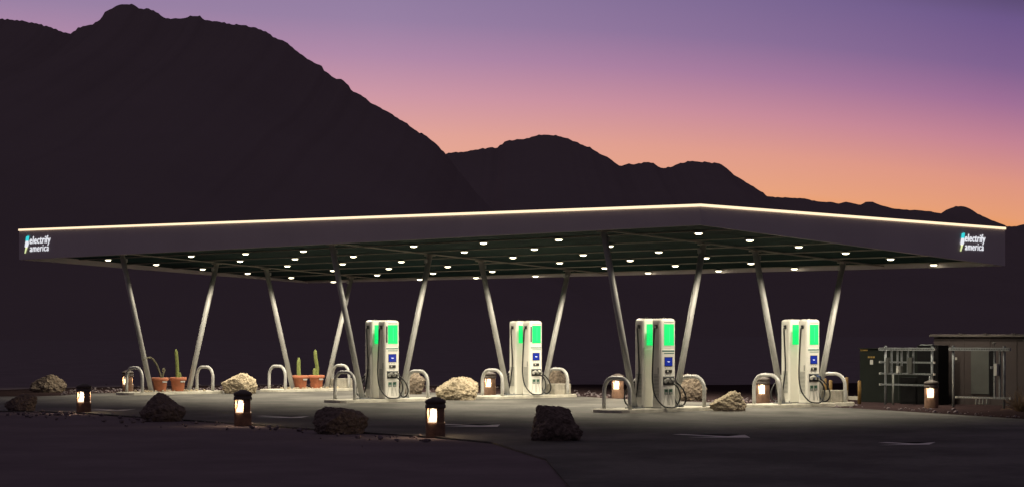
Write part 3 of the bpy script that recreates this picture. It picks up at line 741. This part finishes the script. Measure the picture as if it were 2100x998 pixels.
boxobj('vent_panel', m_dpan, en, xe(1920), xe(1943), -.012, -.001, z_at(764, U3, -6), z_at(754, U3, -6))
for px in (1931, 1961): boxobj('wall_sticker', m_wlab, en, xe(px-1.5), xe(px+2.5), -.018, -.0145, z_at(740, U3, -6), z_at(734, U3, -6))
# strut racks
def strut(bm, a, b, w=.042): 
    a, b = Vector(a), Vector(b); d = (b-a)
    if abs(d.z) > abs(d.x): box(bm, a.x-w/2, a.x+w/2, a.y-w/2, a.y+w/2, min(a.z, b.z), max(a.z, b.z))
    else: box(bm, min(a.x, b.x), max(a.x, b.x), a.y-w/2, a.y+w/2, a.z-w/2, a.z+w/2)
def slotted(name, par, a, b, w=.045):
    bm = B(); strut(bm, a, b, w); o = obj(name, bm, m_galv, par); bm = B(); a, b = Vector(a), Vector(b); n = max(2, int((b-a).length/.055)); h = w*.22
    for q in range(n):
        p = a.lerp(b, (q+.5)/n)
        if abs((b-a).z) > abs((b-a).x): box(bm, p.x-h, p.x+h, p.y-w/2-.002, p.y-w/2+.001, p.z-.016, p.z+.016)
        else: box(bm, p.x-.016, p.x+.016, p.y-w/2-.002, p.y-w/2+.001, p.z-h, p.z+h)
    obj('slot', bm, m_black, o); return o
def rack(label, UU, xa, ytop, posts, rails, uprights, boxes):
    t = thing('strut_rack', label, 'strut rack', yard(xa, UU), RZ, 'galvanised strut racks by the equipment enclosure')
    X = lambda px: v_at(xa, UU)-v_at(px, UU); Z = lambda y, px: z_at(y, UU, v_at(px, UU))
    for px, yt in posts:
        bm = B(); tube(bm, [(X(px), 0, -.05), (X(px), 0, Z(yt, px))], .036, 12); tube(bm, [(X(px), 0, Z(yt, px)), (X(px), 0, Z(yt, px)+.025)], .042, 12); obj('post', bm, m_galv, t)
    for p0, p1, y, dbl in rails:
        zz = Z(y, (p0+p1)/2); slotted('rail', t, (X(p0), -.062, zz), (X(p1), -.062, zz), .085 if dbl else .045)
        for p in (p0, p1):
            boxobj('rail_end_cap', m_wlab, t, X(p)-.02, X(p)+.02, -.095, -.03, zz-.03, zz+.03)
    for px, y0_, y1_ in uprights: slotted('upright', t, (X(px), -.01, Z(y1_, px)), (X(px), -.01, Z(y0_, px)), .045)
    for p0, p1, y0_, y1_, m_ in boxes: boxobj('junction_box', m_, t, X(p0), X(p1), -.13, -.036, Z(y1_, p0), Z(y0_, p0), bev=.005)
    return t
rA = rack('left galvanised strut rack of four rails, before the dark cabinet', 9.2, 1816, 708, [(1816, 710), (1911.5, 708)],
     [(1807,1920,715,1),(1808,1919,742,0),(1808,1919,765.5,0),(1808,1905,788,0)], [(1829,712,766),(1841,712,766),(1849.5,712,766),(1862.5,712,766),(1873.5,712,766)],
     [(1843.5,1848,749,764,m_wlab),(1851,1854,749,764,m_gpan),(1866,1875,732,764,m_gpan),(1822,1827,732,764,m_gpan)])
rB = rack('right galvanised strut rack with one low rail, before the long enclosure', 8.9, 1955, 708, [(1955, 710), (2059.5, 711)],
     [(1951,2074,715,1),(1964,2075,814.5,0)], [(2040,712,815),(2051,712,815)], [(2043.5,2050,745,769,m_wlab),(2036,2039,750,755,m_galv)])
X = lambda px: v_at(1955, 8.9)-v_at(px, 8.9)
for px in (2004,2011,2018,2026):
    zt_ = z_at(817, 8.9, v_at(px, 8.9)); bm = B(); tube(bm, [(X(px), -.05, zt_), (X(px), -.05, zt_-.16)], .018, 10); tube(bm, [(X(px), -.05, zt_-.10), (X(px), -.05, zt_-.14)], .027, 10); obj('conduit_stub', bm, m_grey, rB)
bm = B(); tube(bm, [(X(2039), -.01, 1.64), (X(2039), -.01, 1.80)], .016, 8); tube(bm, [(X(2036), -.01, 1.78), (X(2042), -.01, 1.78)], .02, 8); obj('sensor', bm, m_black, rB)
XA = lambda px: v_at(1816, 9.2)-v_at(px, 9.2)
bm = B(); box(bm, XA(1889), XA(1914), -.06, .06, z_at(708, 9.2, -4.6), z_at(706, 9.2, -4.6)); obj('shelf', bm, m_galv, rA)
bm = B(); tube(bm, [(XA(1827), .1, -.05), (XA(1827), .1, z_at(770, 9.2, -4))], .03, 10); obj('conduit', bm, m_grey, rA)
bm = B(); tube(bm, [(XA(1902), .1, -.05), (XA(1902), .1, z_at(772, 9.2, -4))], .02, 10); obj('conduit', bm, m_galv, rA)
# low kerb along the yard
p0 = gp(1738, 817.5); p1 = gp(1905, 824); bm = B(); d = (p1-p0); Lk = d.length
box(bm, 0, Lk, 0, .15, -.05, .10, bev=.01); o = obj('low_kerb', bm, m_concd, None, p0, math.atan2(d.y, d.x)); tag(o, 'low concrete kerb on the ground in front of the dark cabinet', 'kerb')
# dry brush at the right edge
t = thing('dry_bush', 'bare dry brush at the right edge beside the right strut rack', 'bush', gp(2092, 842))
bm = B(); rnd = random.Random(4)
for q in range(130):
    a = rnd.uniform(0, 2*PI); e = rnd.uniform(.25, 1.4); L_ = rnd.uniform(.3, .72); P = [Vector((rnd.uniform(-.06,.06), rnd.uniform(-.06,.06), 0))]
    dr = Vector((math.cos(a)*math.cos(e), math.sin(a)*math.cos(e), math.sin(e)))
    for s in range(4): dr = (dr+Vector((rnd.uniform(-.3,.3), rnd.uniform(-.3,.3), rnd.uniform(-.25,.2)))).normalized(); P.append(P[-1]+dr*L_/4)
    tube(bm, P, .006, 4, False, [.008,.006,.005,.004,.002])
obj('twigs', bm, m_twig, t)
S.cycles.use_light_tree = True
